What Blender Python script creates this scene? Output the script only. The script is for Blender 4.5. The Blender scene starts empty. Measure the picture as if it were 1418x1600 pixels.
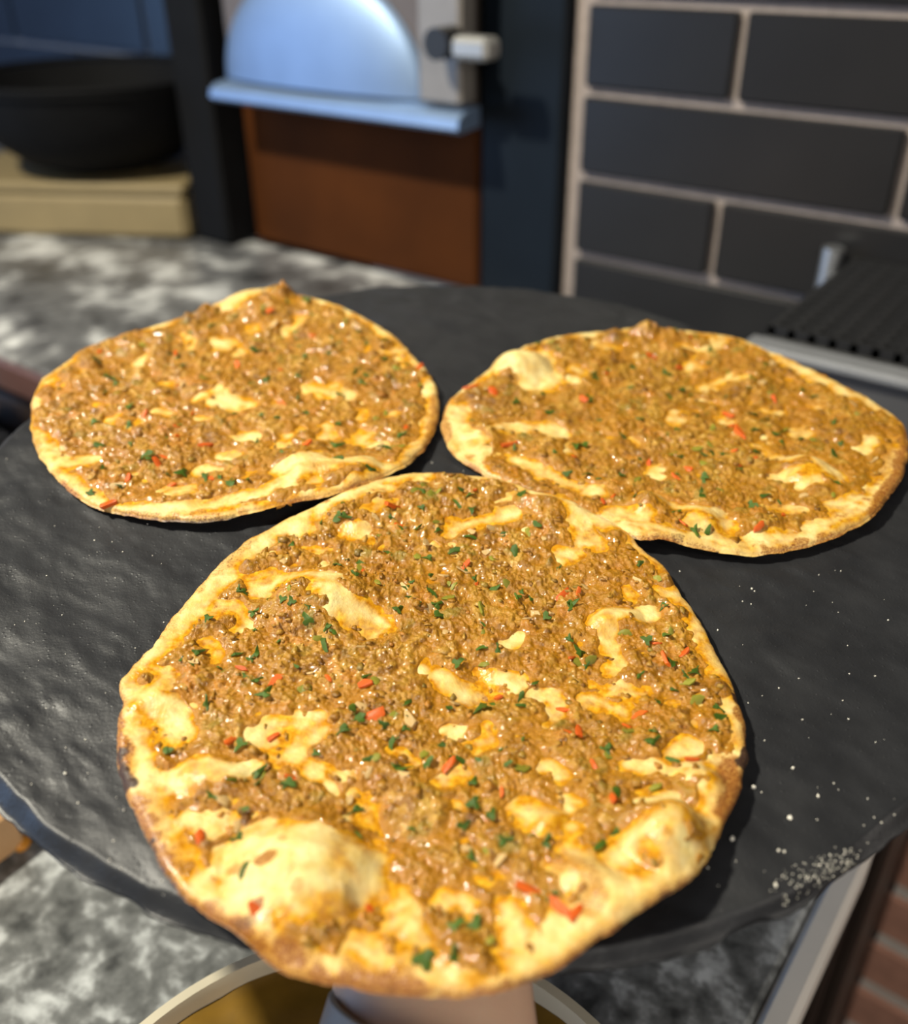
import bpy, math, random
import numpy as np
from mathutils import Matrix, Vector

# ------------------------------------------------------------------ camera, world, lights
S = bpy.context.scene
COL = S.collection
CAM_Z = 1.33                                    # camera height above the kitchen floor
F_PX = 1500.0                                   # focal length in pixels of a 1418 x 1600 frame
pitch, roll = math.radians(32.02), math.radians(-0.55)
TURN = math.radians(37.09)                       # the camera looks 37 degrees off the wall's normal
GW = Matrix.Rotation(TURN, 4, 'Z'); G3 = np.array(GW)[:3, :3]
_f = G3 @ np.array([0, math.cos(pitch), -math.sin(pitch)])
_u = G3 @ np.array([0, math.sin(pitch), math.cos(pitch)])
_r = G3 @ np.array([1.0, 0, 0])
CR = math.cos(roll)*_r + math.sin(roll)*_u
CU = -math.sin(roll)*_r + math.cos(roll)*_u
CF = _f
CPOS = np.array([0, 0, CAM_Z])
cd = bpy.data.cameras.new('camera'); cam = bpy.data.objects.new('camera', cd); COL.objects.link(cam)
M = np.eye(4); M[:3, 0] = CR; M[:3, 1] = CU; M[:3, 2] = -CF; M[:3, 3] = CPOS
cam.matrix_world = Matrix(M.tolist())
cd.sensor_fit = 'AUTO'; cd.sensor_width = 36.0; cd.lens = 36.0*F_PX/1600.0
cd.clip_start = 0.01; cd.clip_end = 50
cd.dof.use_dof = True; cd.dof.focus_distance = 0.326; cd.dof.aperture_fstop = 5.8
S.camera = cam

S.view_settings.view_transform = 'Standard'; S.view_settings.look = 'None'
S.view_settings.gamma = 1.0; S.view_settings.exposure = 0.0
S.view_settings.use_curve_mapping = False
w = bpy.data.worlds.new('kitchen_ambience'); S.world = w; w.use_nodes = True
w.node_tree.nodes['Background'].inputs[0].default_value = (0.80, 0.86, 1.0, 1)
w.node_tree.nodes['Background'].inputs[1].default_value = 0.10


def light(name, typ, pos, target, power, color, size, size_y=None):
    l = bpy.data.lights.new(name, typ); o = bpy.data.objects.new(name, l); COL.objects.link(o)
    l.energy = power; l.color = color
    if typ == 'AREA':
        l.size = size
        if size_y: l.shape = 'RECTANGLE'; l.size_y = size_y
        else: l.shape = 'DISK'
    else:
        l.shadow_soft_size = size
    pos = GW @ Vector(pos); target = GW @ Vector(target)
    o.location = pos
    o.rotation_euler = (target-pos).to_track_quat('-Z', 'Y').to_euler()
    return o


light('warm_downlight', 'AREA', (-0.80, 0.30, CAM_Z+0.92), (0, 0.34, CAM_Z-0.2), 35, (1.0, 0.94, 0.78), 0.085)
light('daylight_from_window', 'AREA', (-2.6, 0.55, CAM_Z+0.05), (-0.2, 0.9, CAM_Z-0.1), 24, (0.32, 0.56, 1.0), 1.6, 1.6)
light('front_fill', 'AREA', (0.15, -1.25, CAM_Z+0.40), (0.05, 0.4, CAM_Z-0.3), 9.5, (1.0, 0.94, 0.84), 0.7)  # unseen fill added behind the camera to brighten the fronts and the arm
light('brick_fill', 'AREA', (1.0, -0.35, CAM_Z+0.35), (0.45, 0.45, CAM_Z-0.6), 3.0, (1.0, 0.90, 0.78), 0.2)  # unseen fill added at the right to brighten the brickwork

# ------------------------------------------------------------------ frames
TR = 0.2                                          # tray radius (m)
_a, _b = math.radians(-52.76), math.radians(1.2175)
Rx = np.array([[1, 0, 0], [0, math.cos(_a), -math.sin(_a)], [0, math.sin(_a), math.cos(_a)]])
Ry = np.array([[math.cos(_b), 0, math.sin(_b)], [0, 1, 0], [-math.sin(_b), 0, math.cos(_b)]])
CAMB = np.stack([CR, CU, -CF], 1)
TB = CAMB @ (Rx @ Ry)                             # tray axes in the world (columns)
TC = CPOS + CAMB @ (np.array([0.00912, 0.05267, -1.94944])*TR)
TM = np.eye(4); TM[:3, :3] = TB; TM[:3, 3] = TC
TMAT = Matrix(TM.tolist())
AZ = 0.0
WO = G3 @ np.array([0.1161, 0.9138, 0.0])
WMAT = Matrix.Translation(WO.tolist()) @ Matrix.Rotation(AZ, 4, 'Z')   # local x along wall, y into wall
WD = np.array([math.cos(AZ), math.sin(AZ), 0]); WN = np.array([-math.sin(AZ), math.cos(AZ), 0])


def ray(px, py):
    px = np.asarray(px, float); py = np.asarray(py, float)
    return CF + ((px-709)/F_PX)[..., None]*CR - ((py-800)/F_PX)[..., None]*CU


def on_tray(px, py, h=0.0):
    """where a line of sight meets the plane h above the tray, in tray coordinates"""
    d = ray(px, py); n = TB[:, 2]; p0 = TC + n*h if np.ndim(h) == 0 else TC + n*np.asarray(h)[..., None]
    t = ((p0-CPOS) @ n)/(d @ n)
    P = CPOS + d*t[..., None]
    return ((P-TC) @ TB)[..., :2], t


# ------------------------------------------------------------------ noise
def _h(ix, iy, seed):
    with np.errstate(over='ignore'):
        n = (ix.astype(np.int64)*374761393 + iy.astype(np.int64)*668265263 + seed*974634777) & 0xffffffff
        n = ((n ^ (n >> 13))*1274126177) & 0xffffffff
        n = (n ^ (n >> 16))*2246822519 & 0xffffffff
        n = n ^ (n >> 15)
    return (n & 0xffffff)/float(0xffffff)


def vnoise(x, y, seed):
    ix = np.floor(x); iy = np.floor(y); fx = x-ix; fy = y-iy
    fx = fx*fx*fx*(fx*(fx*6-15)+10); fy = fy*fy*fy*(fy*(fy*6-15)+10)
    a = _h(ix, iy, seed); b = _h(ix+1, iy, seed); c = _h(ix, iy+1, seed); d = _h(ix+1, iy+1, seed)
    return ((a*(1-fx)+b*fx)*(1-fy)+(c*(1-fx)+d*fx)*fy)*2-1


def fbm(x, y, size, seed, octv=3, gain=0.5):
    s = np.zeros_like(x); amp = 1.0; tot = 0
    for k in range(octv):
        a = 0.6+k*0.9
        xr = (x*math.cos(a)-y*math.sin(a))/size*2**k; yr = (x*math.sin(a)+y*math.cos(a))/size*2**k
        s = s+amp*vnoise(xr+17.3*k, yr-9.1*k, seed+k*31); tot += amp; amp *= gain
    return s/tot*1.6


def worley(x, y, cell, seed):
    gx = x/cell; gy = y/cell; ix = np.floor(gx); iy = np.floor(gy)
    f1 = np.full(x.shape, 9.0); cid = np.zeros_like(x)
    for dx in (-1, 0, 1):
        for dy in (-1, 0, 1):
            cx = ix+dx; cy = iy+dy
            px = cx+_h(cx, cy, seed); py = cy+_h(cx, cy, seed+7)
            d = np.hypot(px-gx, py-gy); m = d < f1
            f1 = np.where(m, d, f1); cid = np.where(m, _h(cx, cy, seed+13), cid)
    return f1, cid


def sstep(x, a, b):
    t = np.clip((x-a)/(b-a), 0, 1); return t*t*(3-2*t)


# ------------------------------------------------------------------ meshes and objects
def tag(o, label=None, cat=None, group=None, kind=None):
    if label: o['label'] = label
    if cat: o['category'] = cat
    if group: o['group'] = group
    if kind: o['kind'] = kind
    return o


def np_mesh(name, V, quads=None, tris=None, smooth=True, attrs=None):
    me = bpy.data.meshes.new(name)
    V = np.ascontiguousarray(V, np.float32)
    loops = []; starts = []; n = 0
    for arr, k in ((quads, 4), (tris, 3)):
        if arr is not None and len(arr):
            arr = np.asarray(arr, np.int32)
            loops.append(arr.ravel()); starts.append(n+np.arange(len(arr))*k); n += arr.size
    L = np.concatenate(loops).astype(np.int32); St = np.concatenate(starts).astype(np.int32)
    me.vertices.add(len(V)); me.vertices.foreach_set('co', V.ravel())
    me.loops.add(len(L)); me.loops.foreach_set('vertex_index', L)
    me.polygons.add(len(St)); me.polygons.foreach_set('loop_start', St)
    me.update(calc_edges=True)
    me.polygons.foreach_set('use_smooth', np.full(len(St), smooth, bool))
    for k, a in (attrs or {}).items():
        at = me.attributes.new(k, 'FLOAT_COLOR', 'POINT')
        c = np.ones((len(V), 4), np.float32); c[:, :a.shape[1]] = a
        at.data.foreach_set('color', c.ravel())
    me.validate()
    return me


def link(name, me, mat=None, parent=None, matrix=None):
    o = bpy.data.objects.new(name, me); COL.objects.link(o)
    if mat is not None and me is not None and not me.materials: me.materials.append(mat)
    if parent is not None: o.parent = parent
    if matrix is not None: o.matrix_local = matrix
    return o


def empty(name, matrix):
    o = bpy.data.objects.new(name, None); COL.objects.link(o); o.empty_display_size = 0.02
    o.matrix_world = matrix
    return o


class MB:
    """collects simple solids into one mesh"""
    def __init__(s): s.v = []; s.f = []

    def add(s, v, f):
        n = len(s.v); s.v += [tuple(p) for p in v]; s.f += [tuple(i+n for i in q) for q in f]; return s

    def box(s, x0, x1, y0, y1, z0, z1, b=0.0):
        """a box with its edges chamfered by b"""
        if b <= 0:
            v = [(x, y, z) for x in (x0, x1) for y in (y0, y1) for z in (z0, z1)]
            return s.add(v, [(0, 1, 3, 2), (4, 6, 7, 5), (0, 4, 5, 1), (2, 3, 7, 6), (0, 2, 6, 4), (1, 5, 7, 3)])
        import itertools
        v = []; idx = {}
        X = (x0, x1); Y = (y0, y1); Z = (z0, z1)
        for i, j, k in itertools.product((0, 1), repeat=3):
            sx, sy, sz = 1-2*i, 1-2*j, 1-2*k
            for ax in range(3):
                p = [X[i]+sx*b, Y[j]+sy*b, Z[k]+sz*b]
                p[ax] = (X[i], Y[j], Z[k])[ax]
                idx[(i, j, k, ax)] = len(v); v.append(p)
        f = []
        for ax in range(3):
            o = [a for a in range(3) if a != ax]
            for sd in (0, 1):
                q = []
                for a, c in ((0, 0), (1, 0), (1, 1), (0, 1)):
                    c3 = [0, 0, 0]; c3[ax] = sd; c3[o[0]] = a; c3[o[1]] = c
                    q.append(idx[tuple(c3)+(ax,)])
                f.append(tuple(q))
        for ax in range(3):
            o = [a for a in range(3) if a != ax]
            for a, c in itertools.product((0, 1), repeat=2):
                e = []
                for end in (0, 1):
                    c3 = [0, 0, 0]; c3[ax] = end; c3[o[0]] = a; c3[o[1]] = c
                    e.append(tuple(c3))
                f.append((idx[e[0]+(o[0],)], idx[e[0]+(o[1],)], idx[e[1]+(o[1],)], idx[e[1]+(o[0],)]))
        for i, j, k in itertools.product((0, 1), repeat=3):
            f.append(tuple(idx[(i, j, k, a)] for a in range(3)))
        return s.add(v, f)

    def lathe(s, prof, n=48, c=(0, 0, 0)):
        v = []; f = []
        for r, z in prof:
            for k in range(n):
                a = 2*math.pi*k/n; v.append((c[0]+r*math.cos(a), c[1]+r*math.sin(a), c[2]+z))
        for i in range(len(prof)-1):
            for k in range(n):
                k2 = (k+1) % n
                f.append((i*n+k, i*n+k2, (i+1)*n+k2, (i+1)*n+k))
        return s.add(v, f)

    def cyl(s, p0, p1, r, n=20):
        p0 = Vector(p0); p1 = Vector(p1); q = (p1-p0).to_track_quat('Z', 'Y'); h = (p1-p0).length
        v = []
        for z in (0, h):
            for k in range(n):
                a = 2*math.pi*k/n; v.append(p0+q @ Vector((r*math.cos(a), r*math.sin(a), z)))
        f = [(k, (k+1) % n, n+(k+1) % n, n+k) for k in range(n)]
        f += [tuple(range(n-1, -1, -1)), tuple(range(n, 2*n))]
        return s.add(v, f)

    def mesh(s, name, smooth=False):
        import bmesh
        me = bpy.data.meshes.new(name); me.from_pydata(s.v, [], s.f); me.update()
        b = bmesh.new(); b.from_mesh(me); bmesh.ops.recalc_face_normals(b, faces=b.faces[:])
        if smooth:
            for fc in b.faces: fc.smooth = True
            for e in b.edges:
                if len(e.link_faces) == 2 and e.calc_face_angle(0) > 0.7: e.smooth = False
        b.to_mesh(me); b.free()
        return me


# ------------------------------------------------------------------ materials
class NT:
    def __init__(s, name):
        s.m = bpy.data.materials.new(name); s.m.use_nodes = True
        s.t = s.m.node_tree; s.b = s.t.nodes['Principled BSDF']

    def n(s, typ, ins=None, **kw):
        nd = s.t.nodes.new(typ)
        for k, v in kw.items(): setattr(nd, k, v)
        for k, v in (ins or {}).items():
            if hasattr(v, 'is_output') or isinstance(v, bpy.types.NodeSocket): s.t.links.new(v, nd.inputs[k])
            else: nd.inputs[k].default_value = v
        return nd

    def ramp(s, fac, stops):
        nd = s.n('ShaderNodeValToRGB', {'Fac': fac}); cr = nd.color_ramp
        while len(cr.elements) < len(stops): cr.elements.new(0.5)
        for e, (p, c) in zip(cr.elements, stops):
            e.position = p; e.color = (*c, 1) if len(c) == 3 else c
        return nd.outputs['Color']

    def mix(s, fac, a, b, mode='MIX'):
        nd = s.n('ShaderNodeMix', data_type='RGBA', blend_type=mode)
        for i, v in ((0, fac), (6, a), (7, b)):
            if isinstance(v, bpy.types.NodeSocket): s.t.links.new(v, nd.inputs[i])
            else: nd.inputs[i].default_value = v if i == 0 or len(v) == 4 else (*v, 1)
        return nd.outputs[2]

    def math(s, op, a, b=0.0, clamp=False):
        nd = s.n('ShaderNodeMath', operation=op, use_clamp=clamp)
        for i, v in ((0, a), (1, b)):
            if isinstance(v, bpy.types.NodeSocket): s.t.links.new(v, nd.inputs[i])
            else: nd.inputs[i].default_value = v
        return nd.outputs[0]

    def noise(s, scale, detail=3, rough=0.5, co=None, dist=0.0):
        if co is None: co = s.obj()
        return s.n('ShaderNodeTexNoise', {'Vector': co, 'Scale': scale, 'Detail': detail, 'Roughness': rough, 'Distortion': dist}).outputs['Fac']

    def obj(s):
        return s.n('ShaderNodeTexCoord').outputs['Object']

    def attr(s, name):
        a = s.n('ShaderNodeAttribute', attribute_name=name)
        sp = s.n('ShaderNodeSeparateColor', {'Color': a.outputs['Color']})
        return sp.outputs[0], sp.outputs[1], sp.outputs[2]

    def bump(s, h, strength=0.3, dist=0.001, prev=None):
        nd = s.n('ShaderNodeBump', {'Height': h, 'Strength': strength, 'Distance': dist})
        if prev is not None: s.t.links.new(prev, nd.inputs['Normal'])
        return nd.outputs['Normal']

    def set(s, **kw):
        names = dict(color='Base Color', rough='Roughness', metal='Metallic', normal='Normal', spec='Specular IOR Level',
                     coat='Coat Weight', coat_rough='Coat Roughness', sss='Subsurface Weight', trans='Transmission Weight', ior='IOR')
        for k, v in kw.items():
            i = s.b.inputs[names[k]]
            if isinstance(v, bpy.types.NodeSocket): s.t.links.new(v, i)
            else: i.default_value = (*v, 1) if isinstance(v, tuple) and len(v) == 3 else v
        return s.m


def plain(name, color, rough=0.5, metal=0.0, var=0.12, scale=40, spec=0.5, bump=0.0):
    k = NT(name); n = k.noise(scale, 4)
    c = k.mix(n, tuple(x*(1-var*2) for x in color), tuple(min(1, x*(1+var*2)) for x in color))
    kw = dict(color=c, rough=rough, metal=metal, spec=spec)
    if bump: kw['normal'] = k.bump(n, bump, 0.002)
    return k.set(**kw)


def m_dough():
    k = NT('baked_dough'); oil, toast, char = k.attr('mask')
    n1 = k.math('ADD', k.math('MULTIPLY', k.noise(260, 4, 0.6), 0.55), k.math('MULTIPLY', k.noise(80, 3, 0.55), 0.45)); n2 = k.noise(900, 2, 0.5); n3 = k.noise(1500, 3, 0.6)
    base = k.ramp(n1, [(0.34, (0.75, 0.53, 0.15)), (0.60, (0.88, 0.745, 0.345))])
    oilc = k.ramp(k.noise(420, 3, 0.6), [(0.28, (0.36, 0.120, 0.003)), (0.5, (0.58, 0.255, 0.006)), (0.72, (0.76, 0.44, 0.034))])
    c = k.mix(oil, base, oilc)
    gold = k.ramp(toast, [(0.08, (0, 0, 0)), (0.8, (1, 1, 1))])
    c = k.mix(k.math('MULTIPLY', gold, 0.85), c, (0.58, 0.285, 0.052))
    fr = k.ramp(k.noise(330, 2, 0.5), [(0.70, (0, 0, 0)), (0.80, (1, 1, 1))])
    c = k.mix(k.math('MULTIPLY', fr, 0.4), c, (0.50, 0.24, 0.045))
    tb = k.ramp(k.math('ADD', k.math('MULTIPLY', toast, 0.72), k.math('MULTIPLY', k.math('SUBTRACT', n3, 0.5), 1.3)),
                [(0.30, (0, 0, 0)), (0.72, (1, 1, 1))])
    c = k.mix(tb, c, (0.24, 0.078, 0.013))
    cb = k.ramp(k.math('ADD', char, k.math('MULTIPLY', k.math('SUBTRACT', n3, 0.5), 0.7)), [(0.3, (0, 0, 0)), (0.8, (1, 1, 1))])
    c = k.mix(cb, c, (0.045, 0.020, 0.010))
    ro = k.math('SUBTRACT', 0.62, k.math('MULTIPLY', oil, 0.36))
    nm = k.bump(n2, 0.35, 0.0006); nm = k.bump(n3, 0.25, 0.0003, nm)
    return k.set(color=c, rough=ro, normal=nm, spec=0.42)


def m_meat():
    k = NT('spiced_minced_meat'); a, b, wet = k.attr('tint')
    n = k.noise(700, 4, 0.65); n2 = k.noise(2200, 3, 0.6)
    v = k.math('ADD', k.math('MULTIPLY', b, 0.45), k.math('ADD', k.math('MULTIPLY', a, 0.26), k.math('ADD', k.math('MULTIPLY', n, 0.28), k.math('MULTIPLY', k.math('SUBTRACT', k.noise(75, 2, 0.5), 0.5), 0.9))))
    c = k.ramp(v, [(0.10, (0.13, 0.047, 0.001)), (0.30, (0.26, 0.108, 0.002)), (0.52, (0.37, 0.172, 0.007)), (0.74, (0.48, 0.255, 0.026)), (0.95, (0.62, 0.39, 0.09))])
    red = k.ramp(a, [(0.88, (0, 0, 0)), (0.95, (1, 1, 1))])
    c = k.mix(k.math('MULTIPLY', red, 0.5), c, (0.50, 0.16, 0.008))
    grn = k.ramp(a, [(0.05, (1, 1, 1)), (0.11, (0, 0, 0))])
    c = k.mix(k.math('MULTIPLY', grn, 0.55), c, (0.27, 0.22, 0.03))
    c = k.mix(k.math('MULTIPLY', wet, 0.8), c, (0.42, 0.170, 0.001))
    nm = k.bump(n2, 0.55, 0.0006); nm = k.bump(n, 0.55, 0.0010, nm)
    ro = k.ramp(k.noise(500, 2), [(0.35, (0.20,)*3), (0.65, (0.48,)*3)])
    return k.set(color=c, rough=ro, normal=nm, spec=0.5, coat=0.45, coat_rough=0.10)


def m_veg(name, dark, light_, rough=0.3):
    k = NT(name); n = k.noise(600, 3)
    oi = k.n('ShaderNodeObjectInfo').outputs['Random']
    c = k.mix(n, dark, light_); c = k.mix(k.math('MULTIPLY', oi, 0.35), c, tuple(min(1, x*1.6) for x in light_))
    return k.set(color=c, rough=rough, normal=k.bump(n, 0.3, 0.0006), spec=0.3)


def m_tray():
    k = NT('black_slate_melamine')
    n = k.noise(900, 3, 0.6); n2 = k.noise(60, 3)
    c = k.ramp(n2, [(0.3, (0.013, 0.0135, 0.0155)), (0.7, (0.021, 0.0215, 0.0235))])
    ro = k.ramp(k.noise(35, 3), [(0.3, (0.40,)*3), (0.7, (0.52,)*3)])
    vo = k.n('ShaderNodeTexVoronoi', {'Vector': k.obj(), 'Scale': 420.0}).outputs['Distance']
    pit = k.ramp(vo, [(0.0, (1, 1, 1)), (0.22, (0, 0, 0))])
    return k.set(color=c, rough=ro, normal=k.bump(pit, 0.4, 0.0003, k.bump(n, 0.22, 0.0006)), spec=0.5)


def m_granite(name, lo, mid, hi, sc=28):
    k = NT(name); n = k.noise(sc, 4, 0.55, dist=0.3); n2 = k.noise(sc*4, 3, 0.6)
    v = k.math('ADD', k.math('MULTIPLY', n, 0.75), k.math('MULTIPLY', n2, 0.25))
    c = k.ramp(v, [(0.34, lo), (0.5, mid), (0.66, hi)])
    return k.set(color=c, rough=0.30, spec=0.5, normal=k.bump(n2, 0.05, 0.001))


MAT = dict(
    dough=m_dough(), meat=m_meat(), tray=m_tray(),
    parsley=m_veg('chopped_parsley', (0.020, 0.048, 0.004), (0.070, 0.130, 0.012), 0.4),
    red=m_veg('red_pepper', (0.50, 0.050, 0.006), (0.68, 0.14, 0.018), 0.25),
    green=m_veg('green_pepper', (0.13, 0.13, 0.012), (0.26, 0.24, 0.03), 0.25),
    onion=m_veg('cooked_onion', (0.44, 0.27, 0.09), (0.58, 0.40, 0.18), 0.2),
    granite=m_granite('speckled_grey_granite', (0.042, 0.044, 0.043), (0.145, 0.15, 0.147), (0.48, 0.50, 0.50), 52),
    granite_far=m_granite('grey_granite_painted_sheen', (0.04, 0.04, 0.041), (0.16, 0.16, 0.16), (0.75, 0.75, 0.72), 15),  # blotches brightened to carry the lamp's reflection on the stone
    counter_edge=plain('mauve_stone_edge', (0.12, 0.065, 0.06), 0.35),
    grout=plain('beige_grout', (0.30, 0.25, 0.225), 0.85, scale=120, bump=0.2),
    tile=plain('charcoal_glazed_tile', (0.0155, 0.015, 0.0155), 0.32, var=0.15, scale=9, spec=0.36),
    tile_mirrored=plain('tile_daylight_tint', (0.012, 0.022, 0.045), 0.25, var=0.15, scale=9),  # dark tile with the blue of daylight put into its colour
    grout_blue=plain('grey_blue_grout', (0.12, 0.13, 0.16), 0.85, scale=120),
    brick=plain('red_brown_brick', (0.46, 0.23, 0.155), 0.85, var=0.2, scale=60, bump=0.4),
    mortar=plain('pale_mortar', (0.62, 0.57, 0.50), 0.9, var=0.15, scale=80, bump=0.4),
    black=plain('black_enamel', (0.006, 0.006, 0.0065), 0.75, spec=0.12),
    dark_wood=plain('dark_brown_laminate', (0.022, 0.013, 0.009), 0.5, scale=12),
    navy=plain('navy_steel_panel', (0.0055, 0.009, 0.014), 0.5, metal=0.0, scale=8, var=0.3, spec=0.16),
    copper=plain('aged_copper', (0.058, 0.0165, 0.0025), 0.8, metal=0.0, var=0.3, scale=9, spec=0.12),
    steel=plain('brushed_steel', (0.62, 0.63, 0.64), 0.42, metal=1.0, var=0.05, scale=30),
    steel_sky=plain('steel_daylight_tint', (0.27, 0.375, 0.55), 0.55, metal=0.8, var=0.05, scale=30),  # blue of reflected daylight put into the hood's base colour
    steel_brown=plain('smoked_steel', (0.12, 0.095, 0.08), 0.5, metal=0.2, var=0.15, scale=12),
    steel_dull=plain('dull_steel', (0.42, 0.41, 0.39), 0.45, metal=0.6, var=0.05),
    steel_dark=plain('dark_steel', (0.13, 0.13, 0.135), 0.45, metal=0.5, var=0.06),
    steel_grey=plain('satin_grey_steel', (0.20, 0.205, 0.215), 0.6, metal=0.1, var=0.06),
    steel_dull2=plain('grey_beige_steel', (0.26, 0.235, 0.21), 0.5, metal=0.4, var=0.08),
    trim=plain('pale_metal_trim', (0.74, 0.71, 0.65), 0.45, metal=0.1, var=0.04),
    rubber=plain('black_rubber', (0.014, 0.014, 0.015), 0.5),
    cream=plain('reflected_beige', (0.27, 0.205, 0.10), 0.45, var=0.05),
    wood=plain('pale_beech', (0.72, 0.42, 0.20), 0.5, var=0.12, scale=30),
    terracotta=plain('pale_terracotta', (0.50, 0.30, 0.24), 0.6, var=0.08),
    floor=plain('dark_floor_tile', (0.030, 0.022, 0.018), 0.5, scale=6),
    pan_fill=plain('dark_brown_fill', (0.15, 0.082, 0.010), 0.25, var=0.35, scale=45),
    pan=plain('worn_steel_pan', (0.62, 0.56, 0.42), 0.35, metal=0.35, var=0.06),
    flour=plain('white_flour', (0.80, 0.76, 0.66), 0.9),
    watch=plain('woven_steel', (0.30, 0.26, 0.22), 0.5, metal=0.25, var=0.05),
)
_k = NT('skin'); _n = _k.noise(60, 4); _n2 = _k.noise(900, 3)
MAT['skin'] = _k.set(color=_k.mix(_n, (0.70, 0.43, 0.28), (0.80, 0.53, 0.37)), rough=0.5, sss=0.08, normal=_k.bump(_n2, 0.15, 0.0004))
_k.b.inputs['Subsurface Scale'].default_value = 0.004

# ------------------------------------------------------------------ room: wall, floor (local frame of the wall, z from the floor)
Z = lambda z: CAM_Z+z
U = 0.072
fl = link('floor', MB().box(-3, 3, -3.2, 0.6, -0.05, 0).mesh('floor'), MAT['floor'], matrix=WMAT); tag(fl, kind='structure')
wall = link('wall_right', MB().box(-0.012, 1.6, 0.004, 0.14, Z(-0.40), Z(1.2)).mesh('wall_right'), MAT['grout'], matrix=WMAT)
tag(wall, kind='structure')
tl = {}


def tile(parent, mat, x0, x1, z0, z1, key, yo=0.0):
    w_, h_ = round(x1-x0, 4), round(z1-z0, 4)
    if (w_, h_, key) not in tl:
        me = MB().box(0, w_, -0.004, 0.006, 0, h_, 0.0018).mesh('tile'); me.materials.append(MAT[mat]); tl[(w_, h_, key)] = me
    return link('tile', tl[(w_, h_, key)], None, parent, Matrix.Translation((x0, yo+random.uniform(-.0006, .0006), z0)))


random.seed(3)
g = 0.0042
L = 1.945*2*U
for row in range(-16, 5):                                  # row r spans z_top = A - r*U
    ztop = Z(-0.0626)-row*U
    x = 0.0; first = True
    while x < 1.5:
        ln = L/2 if (first and row % 2 == 0) else L
        tile(wall, 'tile', x+g, x+ln-g, ztop-U+g, ztop-g, 'r'); x += ln; first = False
# the brickwork that carries the tiled wall
PS = 0.442
base = link('wall_right_base', MB().box(PS, 1.6, -0.186, 0.0, 0, Z(-0.341)).mesh('wall_right_base'), MAT['mortar'], matrix=WMAT)
tag(base, kind='structure')
bm_ = MB().box(0, 0.20, -0.008, 0.014, 0, 0.052, 0.004).mesh('brick'); bm_.materials.append(MAT['brick'])
bh_ = MB().box(0, 0.094, -0.008, 0.014, 0, 0.052, 0.004).mesh('brick'); bh_.materials.append(MAT['brick'])
for r in range(14):
    zt = Z(-0.352)-0.064*(r+1)
    if zt < 0: break
    xs = PS-0.004; k = 0
    if r % 2 == 0:
        link('brick', bh_, None, base, Matrix.Translation((xs, -0.181+random.uniform(-.002, .002), zt))); xs += 0.106
    while xs < 1.2:
        link('brick', bm_, None, base, Matrix.Translation((xs, -0.181+random.uniform(-.003, .003), zt))); xs += 0.212
    xs = -0.176                                            # the end of the pier
    for ln in ((bh_, 0.106), (bh_, 0.106)) if r % 2 else ((bm_, 0.2),):
        e_ = link('brick', ln[0], None, base, Matrix.Translation((PS-0.002, xs, zt)) @ Matrix.Rotation(math.pi/2, 4, 'Z') @ Matrix.Rotation(math.pi, 4, 'X') @ Matrix.Translation((0, 0, -0.052)) if False else Matrix.Translation((PS+0.006, xs, zt)) @ Matrix.Rotation(math.pi/2, 4, 'Z')); xs += ln[1]
# tiles mirrored in a steel panel, built as a wall left of the oven
YL, UL = 0.138, 0.083                                      # this wall stands further back, its tiles are larger
wl = link('wall_left', MB().box(-2.4, -0.507, YL, YL+0.14, 0, Z(1.2)).mesh('wall_left'), MAT['grout_blue'], matrix=WMAT)
tag(wl, kind='structure')
for row in range(-14, 6):
    ztop = Z(-0.168)-row*UL
    if ztop < Z(-0.3): continue
    xe = -0.775
    tile(wl, 'tile_mirrored', -0.770, -0.512, ztop-UL+0.001, ztop-0.001, 'e', YL-0.004)
    x = xe; first = True
    while x > -2.2:
        ln = 3.89*UL*(0.5 if (first and row % 2 == 0) else 1)
        tile(wl, 'tile_mirrored', x-ln+g, x-g, ztop-UL+g, ztop-g, 'l', YL-0.004); x -= ln; first = False

# ------------------------------------------------------------------ far counter with cabinet
ct = empty('stone_counter', WMAT @ Matrix.Translation((0, 0, 0)))
tag(ct, 'grey stone counter with mauve front edge running along the tiled wall behind the tray', 'counter')
link('worktop', MB().box(-0.5065, 0.438, -0.392, -0.008, Z(-0.37), Z(-0.34), 0.0005).box(-1.9, -0.5066, -0.392, YL-0.002, Z(-0.37), Z(-0.34), 0.0005).mesh('worktop'), MAT['granite_far'], ct)
link('front_edge', MB().box(-1.9, 0.438, -0.400, -0.3925, Z(-0.372), Z(-0.341), 0.003).mesh('front_edge'), MAT['counter_edge'], ct)
link('cabinet', MB().box(-1.9, 0.438, -0.375, -0.20, 0.06, Z(-0.371), 0.003).mesh('cabinet'), MAT['dark_wood'], ct)
link('plinth', MB().box(-1.9, 0.43, -0.34, -0.21, 0, 0.06).mesh('plinth'), MAT['black'], ct)
for i in range(5):
    x1 = 0.43-0.44*i
    d_ = link('door', MB().box(x1-0.432, x1, -0.392, -0.3755, 0.08, Z(-0.385), 0.003).mesh('door'), MAT['dark_wood'], ct)
    link('handle', MB().cyl((x1-0.38, -0.408, Z(-0.45)), (x1-0.26, -0.408, Z(-0.45)), 0.005).cyl((x1-0.37, -0.408, Z(-0.45)), (x1-0.37, -0.39, Z(-0.45)), 0.004).cyl((x1-0.27, -0.408, Z(-0.45)), (x1-0.27, -0.39, Z(-0.45)), 0.004).mesh('handle', True), MAT['steel_dull'], d_)

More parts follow.
